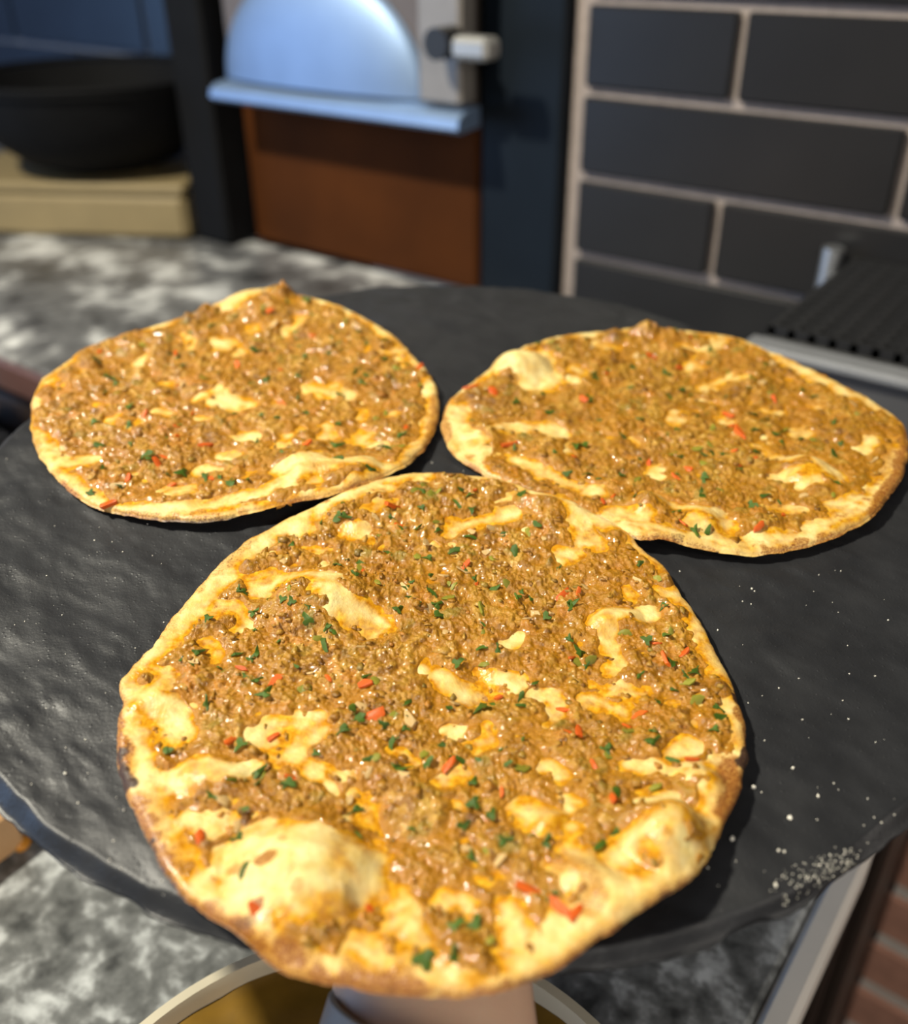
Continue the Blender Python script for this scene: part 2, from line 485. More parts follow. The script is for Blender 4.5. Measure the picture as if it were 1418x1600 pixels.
# ------------------------------------------------------------------ oven between the two tiled walls
ov = empty('pizza_oven', WMAT @ Matrix.Translation((0, 0, 0)))
tag(ov, 'built-in oven with a copper front below a domed steel hood', 'oven')
link('body', MB().box(-0.499, -0.0125, 0.006, 0.42, Z(-0.339), Z(0.5), 0.003).mesh('body'), MAT['black'], ov)
link('copper_front', MB().box(-0.440, -0.108, -0.006, 0.004, Z(-0.338), Z(-0.165), 0.004).mesh('copper_front'), MAT['copper'], ov)
link('side_post', MB().box(-0.505, -0.445, -0.045, 0.130, Z(-0.338), Z(0.5), 0.004).mesh('side_post'), MAT['black'], ov)
link('side_panel', MB().box(-0.102, -0.014, -0.010, 0.004, Z(-0.338), Z(0.5), 0.003).mesh('side_panel'), MAT['navy'], ov)
link('post_trim', MB().box(-0.516, -0.506, -0.012, 0.004, Z(-0.17), Z(0.5), 0.003).mesh('post_trim'), MAT['steel_dark'], ov)
link('back_plate', MB().box(-0.425, -0.112, -0.030, 0.004, Z(-0.163), Z(0.4), 0.003).mesh('back_plate'), MAT['steel_brown'], ov)


def hood():
    v = []; nu, nv = 40, 24
    cx, hw, hh, dp = -0.287, 0.138, 0.108, 0.026
    for i in range(nv+1):
        t = i/nv
        for j in range(nu+1):
            a = math.pi*j/nu
            r = t**0.5
            x = cx-hw*r*math.cos(a); z = Z(-0.150)+hh*r*math.sin(a)
            y = -0.031-dp*math.sqrt(max(0, 1-t))*1.0
            v.append((x, y, z))
    f = [(i*(nu+1)+j, i*(nu+1)+j+1, (i+1)*(nu+1)+j+1, (i+1)*(nu+1)+j) for i in range(nv) for j in range(nu)]
    me = MB().add(v, f).mesh('hood_dome', True); return me


link('hood_dome', hood(), MAT['steel_sky'], ov)
lip = MB(); n0 = 12; pf = [(-0.0305, -0.151), (-0.056, -0.154), (-0.064, -0.159), (-0.066, -0.167), (-0.060, -0.171), (-0.0305, -0.169)]
vv = [(x, y, Z(z)) for x in (-0.420, -0.088) for y, z in pf]
lip.add(vv, [(i, (i+1) % 6, 6+(i+1) % 6, 6+i) for i in range(6)]+[tuple(range(6)), tuple(range(11, 5, -1))])
link('hood_lip', lip.mesh('hood_lip'), MAT['steel_sky'], ov)
link('side_plate', MB().box(-0.140, -0.092, -0.056, -0.031, Z(-0.149), Z(0.3), 0.003).mesh('side_plate'), MAT['steel_dull2'], ov)
kn = link('knob', MB().cyl((-0.099, -0.057, Z(-0.096)), (-0.099, -0.082, Z(-0.096)), 0.013).mesh('knob', True), MAT['rubber'], ov)
link('bracket', MB().box(-0.084, -0.046, -0.082, -0.058, Z(-0.107), Z(-0.089), 0.004).mesh('bracket'), MAT['steel_dull'], ov)

# bowl and box added for dark and beige reflections in a steel panel
A = np.array([-0.505, -0.055]); B = np.array([-0.78, -0.215])     # front corners of the box (wall frame)
dv = (B-A)/np.linalg.norm(B-A)
box_rot = math.atan2(-dv[1], -dv[0])
BX = WMAT @ Matrix.Translation((A[0], A[1], Z(-0.34))) @ Matrix.Rotation(box_rot, 4, 'Z')
bx = empty('reflection_box', BX); tag(bx, 'cream box standing in for a beige reflection, on the far counter under the black bowl', 'box')
bw = float(np.linalg.norm(B-A))
link('body', MB().box(-bw, 0, 0.0, 0.20, 0.0, 0.055, 0.008).mesh('body'), MAT['cream'], bx)
link('lid', MB().box(-bw-0.001, 0.001, -0.001, 0.201, 0.0552, 0.066, 0.003).mesh('lid'), MAT['cream'], bx)
bo = empty('reflection_bowl', BX @ Matrix.Translation((-0.135, 0.100, 0.0668)) @ Matrix.Scale(1.12, 4))
tag(bo, 'wide black bowl standing in for a dark reflection, on the cream box at the far left', 'bowl')
pr = [(0.0, 0.0), (0.055, 0.0), (0.062, 0.004), (0.095, 0.022), (0.122, 0.052), (0.136, 0.092), (0.141, 0.095), (0.143, 0.090),
      ]
outer = [(0.0005, 0.0), (0.05, 0.0), (0.056, 0.002), (0.085, 0.012), (0.112, 0.034), (0.128, 0.062), (0.134, 0.088), (0.138, 0.090), (0.138, 0.094), (0.130, 0.094), (0.123, 0.066), (0.106, 0.040), (0.08, 0.019), (0.05, 0.009), (0.0005, 0.008)]
link('bowl', MB().lathe(outer, 64).mesh('bowl', True), MAT['black'], bo)
link('rim', MB().lathe([(0.1355, 0.0945), (0.139, 0.0945), (0.1405, 0.097), (0.139, 0.0995), (0.1355, 0.0995), (0.134, 0.097), (0.1355, 0.0945)], 64).mesh('rim', True), MAT['black'], bo)

# drip station at the right, standing on the far counter
dr = empty('drip_station', WMAT @ Matrix.Translation((0.255, -0.008, Z(-0.3395))))
tag(dr, 'low dark steel drip unit under a black perforated mat by the tiles', 'drip tray')
link('body', MB().box(0, 0.62, -0.205, 0, 0.0, 0.094, 0.003).mesh('body'), MAT['steel_dark'], dr)
link('rim', MB().box(0.0, 0.62, -0.212, -0.192, 0.0945, 0.1015, 0.002).mesh('rim'), MAT['steel_grey'], dr)
link('corner_post', MB().cyl((-0.0085, -0.012, 0.055), (-0.0085, -0.012, 0.113), 0.0082).mesh('corner_post', True), MAT['steel'], dr)
mt = empty('rubber_mat', WMAT @ Matrix.Translation((0.258, -0.012, Z(-0.3395+0.0945))))
tag(mt, 'black rubber mat with a grid of holes lying on the drip unit', 'mat')
gm = MB(); ox, oy = 0.024, -0.181
link('sheet', gm.box(0.003, 0.6, -0.178, -0.0005, 0.0005, 0.004, 0.001).mesh('sheet'), MAT['rubber'], mt)
gr = MB(); st = 0.0135
for i in range(44): gr.box(0.003+i*st, 0.003+i*st+0.0050, -0.178, -0.001, 0.0041, 0.0105)
for j in range(14): gr.box(0.003, 0.6, -0.178+j*st, -0.1730+j*st, 0.0041, 0.0108)
tag(link('raised_grid', gr.mesh('raised_grid'), MAT['rubber'], mt), kind='stuff')

# ------------------------------------------------------------------ near counter, things on it
nc = empty('granite_island', WMAT)
tag(nc, 'speckled grey granite island under the tray with a pale metal edge at its right', 'counter')
link('worktop', MB().box(-1.3, 0.4185, -0.95, -0.408, Z(-0.44), Z(-0.41), 0.003).mesh('worktop'), MAT['granite'], nc)
link('edge_trim', MB().box(0.419, 0.4335, -0.952, -0.406, Z(-0.442), Z(-0.4095), 0.003).mesh('edge_trim'), MAT['trim'], nc)
link('cabinet', MB().box(-1.28, 0.38, -0.93, -0.445, 0.05, Z(-0.441), 0.003).mesh('cabinet'), MAT['dark_wood'], nc)
link('plinth', MB().box(-1.25, 0.35, -0.90, -0.47, 0, 0.05).mesh('plinth'), MAT['black'], nc)

pn = empty('round_pan', GW @ Matrix.Translation((-0.0334, 0.1247, Z(-0.4098))))
tag(pn, 'round steel pan with a brown fill for its shaded inside, below the front of the tray', 'pan')
R0 = 0.112
link('body', MB().lathe([(0.0005, 0), (0.090, 0), (0.097, 0.004), (0.105, 0.03), (R0-.003, 0.060), (R0, 0.0635), (R0, 0.0655), (R0-.004, 0.0660), (R0-.006, 0.062), (0.101, 0.03), (0.092, 0.006), (0.0005, 0.004)], 96).mesh('pan_body', True), MAT['pan'], pn)


def pan_fill():
    rr = np.linspace(0.0005, 0.1055, 50); th = np.linspace(0, 2*math.pi, 121)[:-1]
    R_, T_ = np.meshgrid(rr, th, indexing='ij'); x = R_*np.cos(T_); y = R_*np.sin(T_)
    zz = 0.0595+0.0012*fbm(x, y, 0.02, 5)
    V = np.stack([x, y, zz], -1).reshape(-1, 3); i, j = np.meshgrid(np.arange(49), np.arange(120), indexing='ij')
    q = np.stack([i*120+j, i*120+(j+1) % 120, (i+1)*120+(j+1) % 120, (i+1)*120+j], -1).reshape(-1, 4)
    q = q[:, ::-1]
    return np_mesh('pan_fill', V, q)


tag(link('pan_fill', pan_fill(), MAT['pan_fill'], pn), kind='stuff')  # brown disc standing in for the shaded inside of the pan

# cutting board at the left edge, bread crumb beside it, clay jar behind it
cb = link('cutting_board', MB().box(-0.30, 0, -0.20, 0, 0, 0.030, 0.003).mesh('cutting_board'), MAT['wood'],
          matrix=GW @ Matrix.Translation((-0.222, 0.333, Z(-0.4097))) @ Matrix.Rotation(math.radians(-36), 4, 'Z'))
tag(cb, 'pale wooden board on the granite at the left edge of the picture', 'cutting board')
ico = None


def ico_mesh(sub=1):
    import bmesh
    b = bmesh.new(); bmesh.ops.create_icosphere(b, subdivisions=sub, radius=1.0)
    V = np.array([v.co[:] for v in b.verts]); F = np.array([[v.index for v in f.verts] for f in b.faces]); b.free()
    return V, F


IV1, IF1 = ico_mesh(1); IV2, IF2 = ico_mesh(2)


def lump(name, r, mat, seed, sub=2, sq=(1, 1, 1), amp=0.25):
    rs = np.random.RandomState(seed); V, Fc = (IV2, IF2) if sub == 2 else (IV1, IF1)
    k = rs.normal(size=(3, 3))*2
    d = 1+amp*np.sin(V @ k[0]+1)*np.sin(V @ k[1])+amp*.5*np.sin(V @ k[2]*1.7)
    me = np_mesh(name, V*d[:, None]*r*np.array(sq), tris=Fc); me.materials.append(MAT[mat]) if mat else None
    return me


cr = link('orange_crumb', lump('orange_crumb', 0.005, None, 4, sq=(0.8, 1.3, 0.6)), plain('orange_pepper_bit', (0.75, 0.30, 0.03), 0.4), matrix=GW @ Matrix.Translation((-0.225, 0.333, Z(-0.4072))))
tag(cr, 'small orange crumb on the grey granite beside the board', 'crumb')
jr = empty('clay_jar', GW @ Matrix.Translation((-0.470, 0.762, Z(-0.4098))))
tag(jr, 'pale terracotta jar just inside the left edge, beyond the tray', 'jar')
link('body', MB().lathe([(0.0005, 0), (0.04, 0), (0.055, 0.012), (0.064, 0.035), (0.060, 0.06), (0.048, 0.078), (0.040, 0.084), (0.036, 0.082), (0.046, 0.07), (0.055, 0.04), (0.04, 0.01), (0.0005, 0.008)], 48).mesh('jar_body', True), MAT['terracotta'], jr)
link('rim', MB().lathe([(0.037, 0.0845), (0.044, 0.0845), (0.046, 0.089), (0.043, 0.094), (0.037, 0.092), (0.036, 0.088), (0.037, 0.0845)], 48).mesh('jar_rim', True), MAT['terracotta'], jr)


# ------------------------------------------------------------------ the tray
def tray_top(x, y):
    """height of the slate-like tray surface (tray frame)"""
    a = math.radians(-38)
    xr = x*math.cos(a)+y*math.sin(a); yr = -x*math.sin(a)+y*math.cos(a)
    h = 0.00042*fbm(xr*0.35, yr, 0.014, 71, 2)+0.0005*fbm(x, y, 0.035, 72, 2)
    h = h+0.00017*fbm(xr*0.5, yr, 0.004, 73, 2)
    r = np.hypot(x, y); th = np.arctan2(y, x)
    wd = 0.0048+0.0016*fbm(np.cos(th)*TR, np.sin(th)*TR, 0.022, 74, 3)
    e = TR-r
    t = np.clip(1-e/np.maximum(wd, 0.002), 0, 1)
    low = sstep(t, -0.15, 1.1)
    h = h*(1-0.5*low)-0.0046*low
    rip = 0.0007*fbm(np.cos(th)*TR*2.0, np.sin(th)*TR*2.0, 0.03, 75, 2)*np.exp(-((e-0.016)/0.009)**2)
    return h+rip


def make_tray():
    rr = np.concatenate([np.linspace(0.0006, 0.17, 170), np.linspace(0.1706, TR, 62)]); nt = 760
    th = np.arange(nt)*2*math.pi/nt
    jag = 0.0010*fbm(np.cos(th)*TR, np.sin(th)*TR, 0.014, 76, 3)
    R_ = rr[:, None]+jag[None, :]*sstep(rr, 0.17, TR)[:, None]; T_ = np.broadcast_to(th, R_.shape)
    x = R_*np.cos(T_); y = R_*np.sin(T_); z = tray_top(x, y)
    rings = [np.stack([x, y, z], -1)]
    un = [(0.9998, -0.0050), (0.994, -0.0062), (0.96, -0.0085), (0.85, -0.0095), (0.80, -0.0125), (0.78, -0.0125), (0.76, -0.0095), (0.35, -0.0095), (0.003, -0.0095)]
    for s, zz in un:
        rings.append(np.stack([x[-1]*s, y[-1]*s, np.full(nt, zz)], -1)[None])
    V = np.concatenate(rings); n = V.shape[0]
    i, j = np.meshgrid(np.arange(n-1), np.arange(nt), indexing='ij'); j2 = (j+1) % nt
    q = np.stack([i*nt+j, (i+1)*nt+j, (i+1)*nt+j2, i*nt+j2], -1).reshape(-1, 4)
    return np_mesh('serving_tray', V.reshape(-1, 3), q)


ty = link('serving_tray', make_tray(), MAT['tray'], matrix=TMAT)
tag(ty, 'round black slate-look tray held up on an open hand', 'tray')

# ------------------------------------------------------------------ the three flatbreads
PX = dict()
PX['front'] = dict(
    peaks=[(612, 790, 18, 3), (722, 750, 28, 1.6), (765, 758, 24, 1.5), (820, 772, 20, 1), (965, 828, 18, 1.2), (1000, 866, 18, 1), (640, 750, 14, 1.2), (1125, 1060, 22, .8), (350, 950, 16, .8), (222, 1040, 14, .6), (1100, 1345, 14, 1), (385, 868, 16, 2), (300, 1040, 30, 1.5), (1040, 892, 16, 2), (650, 1245, 60, 1.5), (440, 1000, 60, 1.5)],
    N=540, seed=11, rim=4.6, crumbs=600,
    outline=[(700, 738, 5), (760, 745, 5), (830, 765, 5), (900, 790, 5), (960, 815, 5), (985, 835, 4), (1005, 862, 4), (1045, 885, 4), (1052, 912, 3), (1090, 965, 3), (1120, 1020, 3), (1147, 1075, 3), (1166, 1130, 3), (1168, 1180, 3), (1155, 1235, 4), (1128, 1290, 5), (1112, 1330, 6), (1090, 1365, 8), (1040, 1397, 9), (980, 1432, 9), (910, 1482, 8), (850, 1523, 7), (790, 1546, 6), (720, 1557, 5), (640, 1554, 4), (560, 1543, 4), (490, 1529, 4), (437, 1516, 4), (405, 1490, 4), (370, 1460, 3), (320, 1425, 3), (270, 1385, 2), (245, 1340, 2), (220, 1290, 2), (195, 1235, 2), (183, 1180, 2), (182, 1130, 2), (196, 1088, 2), (178, 1072, 2), (200, 1045, 2), (225, 1025, 2), (250, 990, 2), (285, 945, 2), (320, 905, 2), (370, 855, 2), (430, 820, 2), (480, 795, 3), (540, 770, 4), (600, 745, 5), (650, 738, 5)],
    domes=[(470, 1365, 140, 9.5), (1045, 1300, 78, 9), (505, 925, 95, 7.5), (855, 1280, 40, 3.5), (920, 1395, 65, 4), (330, 1205, 60, 3.5), (245, 1075, 45, 3), (960, 970, 50, 3.5), (650, 1440, 45, 2.5), (720, 1500, 50, 3), (1090, 1215, 50, 3.5), (860, 800, 50, 3), (560, 800, 60, 3), (745, 1060, 50, -1.8), (820, 1130, 90, 2), (640, 1290, 70, -1.5), (560, 1400, 40, -2)],
    bare=[(24, [(465, 808), (388, 849), (320, 910), (274, 971), (228, 1024)]), (10, [(373, 891), (434, 891)]), (17, [(400, 912), (440, 900), (484, 899), (520, 918)]), (24, [(510, 935), (555, 955), (585, 968)]), (16, [(343, 948), (373, 964)]), (14, [(324, 1002)]), (11, [(343, 1022)]), (24, [(198, 1058), (251, 1063)]), (27, [(221, 1086), (247, 1100)]), (30, [(274, 1132)]), (22, [(206, 1139)]),
          (18, [(495, 796), (540, 780), (595, 766)]), (18, [(560, 832)]), (14, [(476, 815)]), (16, [(655, 749), (672, 748)]), (7, [(484, 853), (514, 853)]), (13, [(700, 826), (745, 815), (800, 806)]), (20, [(872, 778), (900, 800), (918, 846)]), (15, [(887, 870)]), (13, [(905, 812), (945, 802)]), (17, [(930, 975), (965, 964), (1005, 962)]), (15, [(945, 990), (955, 1030)]), (12, [(983, 928)]), (17, [(680, 1052), (705, 1062), (745, 1074)]), (11, [(750, 1051), (811, 1060)]), (9, [(952, 1078), (998, 1078)]), (13, [(914, 1086), (967, 1100)]), (10, [(1051, 1100)]),
          (13, [(1044, 922), (1078, 948), (1116, 1017), (1146, 1082), (1158, 1139)]),
          (24, [(200, 1150), (212, 1200), (225, 1250), (245, 1295), (270, 1345), (300, 1385), (345, 1420), (400, 1455), (460, 1497), (545, 1520), (650, 1533), (740, 1535), (820, 1512), (890, 1470), (950, 1432), (1030, 1385), (1080, 1350)]),
          (22, [(262, 1222), (310, 1205), (375, 1195)]), (17, [(290, 1275), (330, 1285)]), (74, [(425, 1365), (515, 1352)]), (36, [(388, 1404)]), (20, [(565, 1482), (594, 1496)]), (23, [(612, 1400), (640, 1470)]), (21, [(582, 1270), (622, 1288)]), (13, [(434, 1172), (465, 1187)]), (9, [(430, 1178), (540, 1205)]), (16, [(366, 1268)]), (9, [(690, 1206), (724, 1206)]), (21, [(826, 1268), (850, 1278), (882, 1305)]), (11, [(884, 1250), (908, 1290)]), (28, [(1020, 1255), (1065, 1265), (1092, 1290)]), (24, [(960, 1360), (1000, 1335), (1036, 1312)]), (34, [(905, 1350), (960, 1420)]), (13, [(983, 1192), (1059, 1210)]), (17, [(1062, 1212), (1140, 1222)]), (20, [(1135, 1190), (1130, 1240), (1115, 1290)]), (17, [(700, 1400), (735, 1425)]), (25, [(800, 1425), (820, 1500)]), (13, [(864, 1376), (884, 1397)]), (8, [(640, 1290), (690, 1292)]), (9, [(600, 1170), (640, 1180)]), (8, [(930, 1060), (960, 1065)])],
    meat=[(24, [(695, 1488), (750, 1512)]), (17, [(372, 1262), (450, 1275), (540, 1290), (590, 1312)]), (34, [(905, 1292), (965, 1282)]), (13, [(1010, 1232), (1060, 1228), (1086, 1258)]), (14, [(430, 960), (470, 940), (500, 960)]), (9, [(270, 1365), (300, 1345)]), (7, [(1000, 1370), (1015, 1365)])],
    oil=[(40, [(500, 1445), (600, 1425)], 0.9), (30, [(270, 1350), (300, 1310)], 0.9), (45, [(830, 1440), (850, 1500)], 0.35), (24, [(1090, 1300), (1095, 1340)], 0.8), (26, [(1000, 1370), (1040, 1360)], 0.6), (26, [(250, 1180), (300, 1160)], 0.6), (22, [(360, 960), (370, 940)], 0.7), (30, [(640, 1490), (680, 1520)], 0.6), (22, [(215, 1130)], 0.6), (20, [(240, 1210), (250, 1240)], 0.5)],
    toast=[(22, [(880, 1350), (930, 1400), (930, 1440)], 0.55), (34, [(1145, 1190), (1132, 1275)], 0.9), (30, [(320, 1425), (410, 1485), (510, 1535), (640, 1552)], 0.9), (14, [(395, 1430)], 0.9), (24, [(184, 1100), (186, 1200), (215, 1285), (260, 1370)], 0.85), (10, [(365, 1362)], 0.6), (9, [(412, 1374), (424, 1366)], 0.8), (8, [(440, 1325)], 0.5), (10, [(470, 1410)], 0.5), (10, [(260, 1260), (300, 1240)], 0.5), (12, [(1150, 1080), (1165, 1140)], 0.8), (9, [(455, 890), (470, 888)], 0.6), (12, [(250, 990), (320, 905), (400, 840)], 0.5), (14, [(580, 740), (520, 775)], 0.5)],
    char=[(15, [(183, 1160), (186, 1205), (200, 1245)], 0.85), (9, [(232, 1318), (246, 1345)], 1.0), (9, [(1166, 1110), (1168, 1190)], 0.85), (5, [(870, 775), (905, 790)], 0.8), (6, [(250, 1340)], 1.0), (4, [(1150, 1080), (1160, 1110)], 0.8), (4, [(330, 895), (380, 845)], 0.4), (5, [(375, 1440), (400, 1455)], 0.5)],
    parsley=[(538, 812), (622, 945), (412, 1078), (398, 1017), (505, 998), (1040, 993), (908, 1010), (893, 945), (1122, 1103), (1125, 1122), (1054, 1187), (555, 1252), (370, 1303), (375, 1160), (256, 1163), (705, 1505), (662, 1503), (708, 1452), (740, 1448), (740, 1210), (852, 960), (808, 927), (755, 1097), (962, 1305), (738, 1335), (1000, 880), (456, 948), (480, 970), (400, 1200), (445, 1222), (630, 1195), (610, 1155), (815, 1080), (560, 1118), (778, 1010), (685, 958), (708, 855), (805, 860), (308, 1015), (320, 1095), (535, 1138), (1010, 1000), (1085, 1050), (380, 1368), (850, 1320), (1020, 1160), (940, 1325), (580, 1178)],
    red=[(570, 1062), (583, 1112), (1040, 1030), (880, 925), (822, 1395), (872, 1428), (895, 1440), (310, 1300), (905, 1135), (612, 795), (618, 815), (880, 1095), (1080, 1185), (425, 1140), (400, 1432), (1000, 1110), (955, 1252), (430, 1055), (780, 1072), (725, 880), (1068, 1020), (360, 1150), (700, 1185)],
    big=[(310, 1300), (872, 1428), (612, 795), (583, 1112)])
PX['left'] = dict(
    peaks=[(443, 462, 22, 4.5), (325, 487, 20, 4.5), (300, 498, 22, 2.5), (140, 560, 22, 3), (70, 600, 18, 2), (60, 625, 14, 1), (105, 575, 18, 1.5), (200, 535, 26, 1.5), (250, 520, 24, 1.5), (600, 530, 18, 1), (655, 572, 14, 1.2), (520, 485, 20, 1)],
    N=330, seed=23, rim=4.0, crumbs=350,
    outline=[(440, 458, 7), (500, 467, 7), (555, 489, 6), (600, 515, 5), (645, 555, 4), (672, 585, 3), (685, 622, 3), (683, 660, 3), (668, 692, 3), (640, 722, 4), (605, 740, 6), (580, 748, 7), (540, 765, 7), (500, 775, 7), (460, 780, 7), (420, 790, 6), (370, 804, 5), (310, 814, 4), (250, 812, 3), (190, 803, 2), (150, 792, 2), (110, 768, 2), (85, 740, 2), (60, 705, 2), (47, 660, 2), (50, 622, 3), (65, 590, 3), (100, 568, 4), (125, 548, 4), (180, 528, 5), (250, 507, 6), (300, 490, 7), (350, 475, 7), (400, 463, 7)],
    domes=[(405, 482, 70, 6), (480, 725, 60, 6), (550, 735, 50, 4), (360, 625, 45, -2.5), (130, 590, 60, 3), (320, 480, 40, 4), (440, 460, 30, 3), (340, 600, 60, 3), (520, 600, 60, 2.5), (250, 780, 60, 2), (230, 640, 80, 2)],
    bare=[(15, [(358, 490), (400, 476), (450, 480)]), (14, [(343, 540), (360, 537)]), (10, [(398, 516)]), (8, [(291, 532)]), (13, [(125, 585), (145, 580)]), (10, [(78, 600), (92, 594)]), (17, [(340, 622), (375, 624)]), (9, [(312, 648)]), (9, [(485, 603), (512, 612)]), (7, [(263, 597)]), (6, [(150, 628), (180, 630)]), (12, [(356, 705)]), (13, [(312, 730), (330, 728)]), (14, [(272, 765), (290, 762)]), (15, [(60, 680), (80, 728), (115, 765), (170, 790), (240, 800), (310, 800), (375, 788), (430, 770), (480, 748), (540, 735), (580, 735), (612, 738)]), (16, [(440, 745), (500, 730)]), (12, [(505, 660), (512, 675)]), (9, [(575, 690), (590, 695)]), (8, [(668, 600), (676, 640), (662, 680), (640, 705)]), (6, [(505, 478), (580, 512), (640, 558)]), (7, [(440, 690)]), (7, [(210, 660)])],
    meat=[], oil=[(22, [(420, 700), (470, 690)], 0.6), (16, [(430, 762)], 0.8), (20, [(330, 690), (390, 700)], 0.8), (16, [(150, 560), (165, 570)], 0.9)],
    toast=[(14, [(340, 775), (355, 770)], 0.7), (10, [(150, 795), (260, 814), (380, 805)], 0.6), (12, [(495, 745), (530, 742)], 0.45), (10, [(680, 620), (670, 690)], 0.7), (8, [(47, 680), (90, 750)], 0.5)],
    char=[(3, [(150, 793), (210, 806)], 0.5), (4, [(640, 715), (600, 735)], 0.4)],
    parsley=[(285, 568), (400, 545), (155, 690), (285, 735), (320, 740), (360, 755), (565, 593), (145, 655), (200, 660), (530, 612), (415, 590), (330, 515), (480, 480), (600, 540), (230, 715), (600, 700), (525, 692), (430, 650), (625, 680), (180, 600), (580, 745), (530, 727), (390, 595), (140, 765)],
    red=[(168, 782), (655, 572), (265, 752), (320, 690), (275, 552), (225, 648), (440, 628), (200, 745), (70, 605), (420, 498), (330, 745), (245, 720), (480, 698), (370, 565)], big=[(168, 782)])
PX['right'] = dict(
    peaks=[(1012, 518, 24, 3.5), (1045, 522, 22, 2), (960, 524, 20, 2), (735, 605, 16, 2.5)],
    N=350, seed=37, rim=4.0, crumbs=350,
    outline=[(735, 598, 4), (770, 573, 5), (792, 552, 6), (840, 534, 7), (900, 521, 7), (960, 517, 7), (1010, 511, 7), (1060, 515, 7), (1110, 521, 6), (1160, 529, 6), (1200, 549, 5), (1260, 573, 5), (1310, 598, 5), (1370, 630, 5), (1414, 662, 5), (1420, 700, 4), (1410, 740, 4), (1385, 780, 4), (1340, 820, 4), (1280, 846, 3), (1220, 861, 3), (1160, 866, 3), (1110, 859, 3), (1060, 846, 5), (1025, 834, 7), (1000, 838, 7), (975, 832, 4), (935, 815, 2), (880, 793, 1.5), (820, 768, 1.5), (760, 742, 1.5), (715, 715, 2), (692, 682, 2), (690, 650, 2), (704, 620, 3)],
    domes=[(815, 575, 55, 8), (1260, 735, 55, 5.5), (1015, 785, 45, 5), (1100, 800, 45, 3), (1180, 600, 60, 3), (900, 600, 60, 2.5), (760, 680, 50, 3), (1340, 680, 60, 3), (1010, 515, 26, 3), (1180, 810, 50, 2.5), (870, 700, 60, 2.5)],
    bare=[(27, [(795, 578), (835, 572), (845, 595)]), (19, [(712, 640), (715, 675), (745, 705)]), (13, [(790, 665), (830, 662), (870, 672)]), (12, [(810, 715), (850, 735), (935, 762)]), (15, [(950, 800), (1000, 818)]), (12, [(1005, 775), (1050, 790)]), (14, [(1065, 797), (1130, 812)]), (18, [(1138, 826)]), (14, [(985, 830), (1040, 836), (1100, 846), (1150, 850), (1220, 845), (1290, 825), (1345, 795), (1385, 755), (1402, 710)]), (17, [(1245, 718), (1270, 722), (1300, 748)]), (9, [(1190, 792), (1240, 797)]), (10, [(1150, 534), (1200, 556), (1250, 581), (1310, 612), (1370, 644)]), (8, [(1095, 602), (1140, 590)]), (9, [(895, 580), (905, 585)]), (7, [(1125, 650), (1140, 650)]), (7, [(1268, 636)]), (10, [(1345, 700), (1360, 695)]), (7, [(1015, 735), (1030, 728)]), (8, [(1180, 690), (1215, 710)]), (8, [(1060, 545), (1080, 550)]), (13, [(1300, 790), (1340, 780)])],
    meat=[], oil=[(24, [(750, 640), (790, 640)], 0.6), (18, [(1290, 770), (1320, 765)], 0.8), (20, [(920, 760), (880, 735)], 0.5), (20, [(1200, 820), (1260, 810)], 0.5)],
    toast=[(14, [(1412, 680), (1405, 745), (1360, 805)], 0.85), (16, [(1385, 690), (1375, 740)], 0.55), (9, [(1320, 830), (1240, 858), (1160, 864), (1080, 852)], 0.7), (10, [(694, 650), (700, 700)], 0.7), (9, [(1260, 575), (1340, 615)], 0.5)],
    char=[(3, [(1120, 862), (1160, 866)], 0.8), (3, [(1060, 846), (1030, 838)], 0.5), (4, [(1418, 700), (1405, 755)], 0.5)],
    parsley=[(805, 628), (900, 690), (912, 690), (886, 733), (970, 735), (1040, 580), (1065, 605), (1195, 575), (1100, 745), (1155, 730), (1195, 770), (1305, 708), (1085, 830), (1105, 828), (920, 735), (1300, 660), (975, 680), (1095, 765), (1180, 665), (840, 545), (930, 590), (1110, 550), (1175, 640), (1100, 740), (1000, 650), (860, 640)],
    red=[(795, 688), (735, 603), (1155, 672), (1145, 655), (1075, 725), (912, 622), (1065, 820), (1185, 825), (1018, 558), (770, 612), (1155, 720), (1140, 640), (1015, 715), (950, 580), (1210, 620)], big=[(795, 688), (735, 603), (1155, 672)])


def seg_dist(x, y, P):
    if len(P) == 1: return np.hypot(x-P[0][0], y-P[0][1])
    d = np.full(x.shape, 9.0)
    for a, b in zip(P[:-1], P[1:]):
        ab = b-a; L2 = ab @ ab
        t = np.clip(((x-a[0])*ab[0]+(y-a[1])*ab[1])/L2, 0, 1)
        d = np.minimum(d, np.hypot(x-a[0]-t*ab[0], y-a[1]-t*ab[1]))
    return d


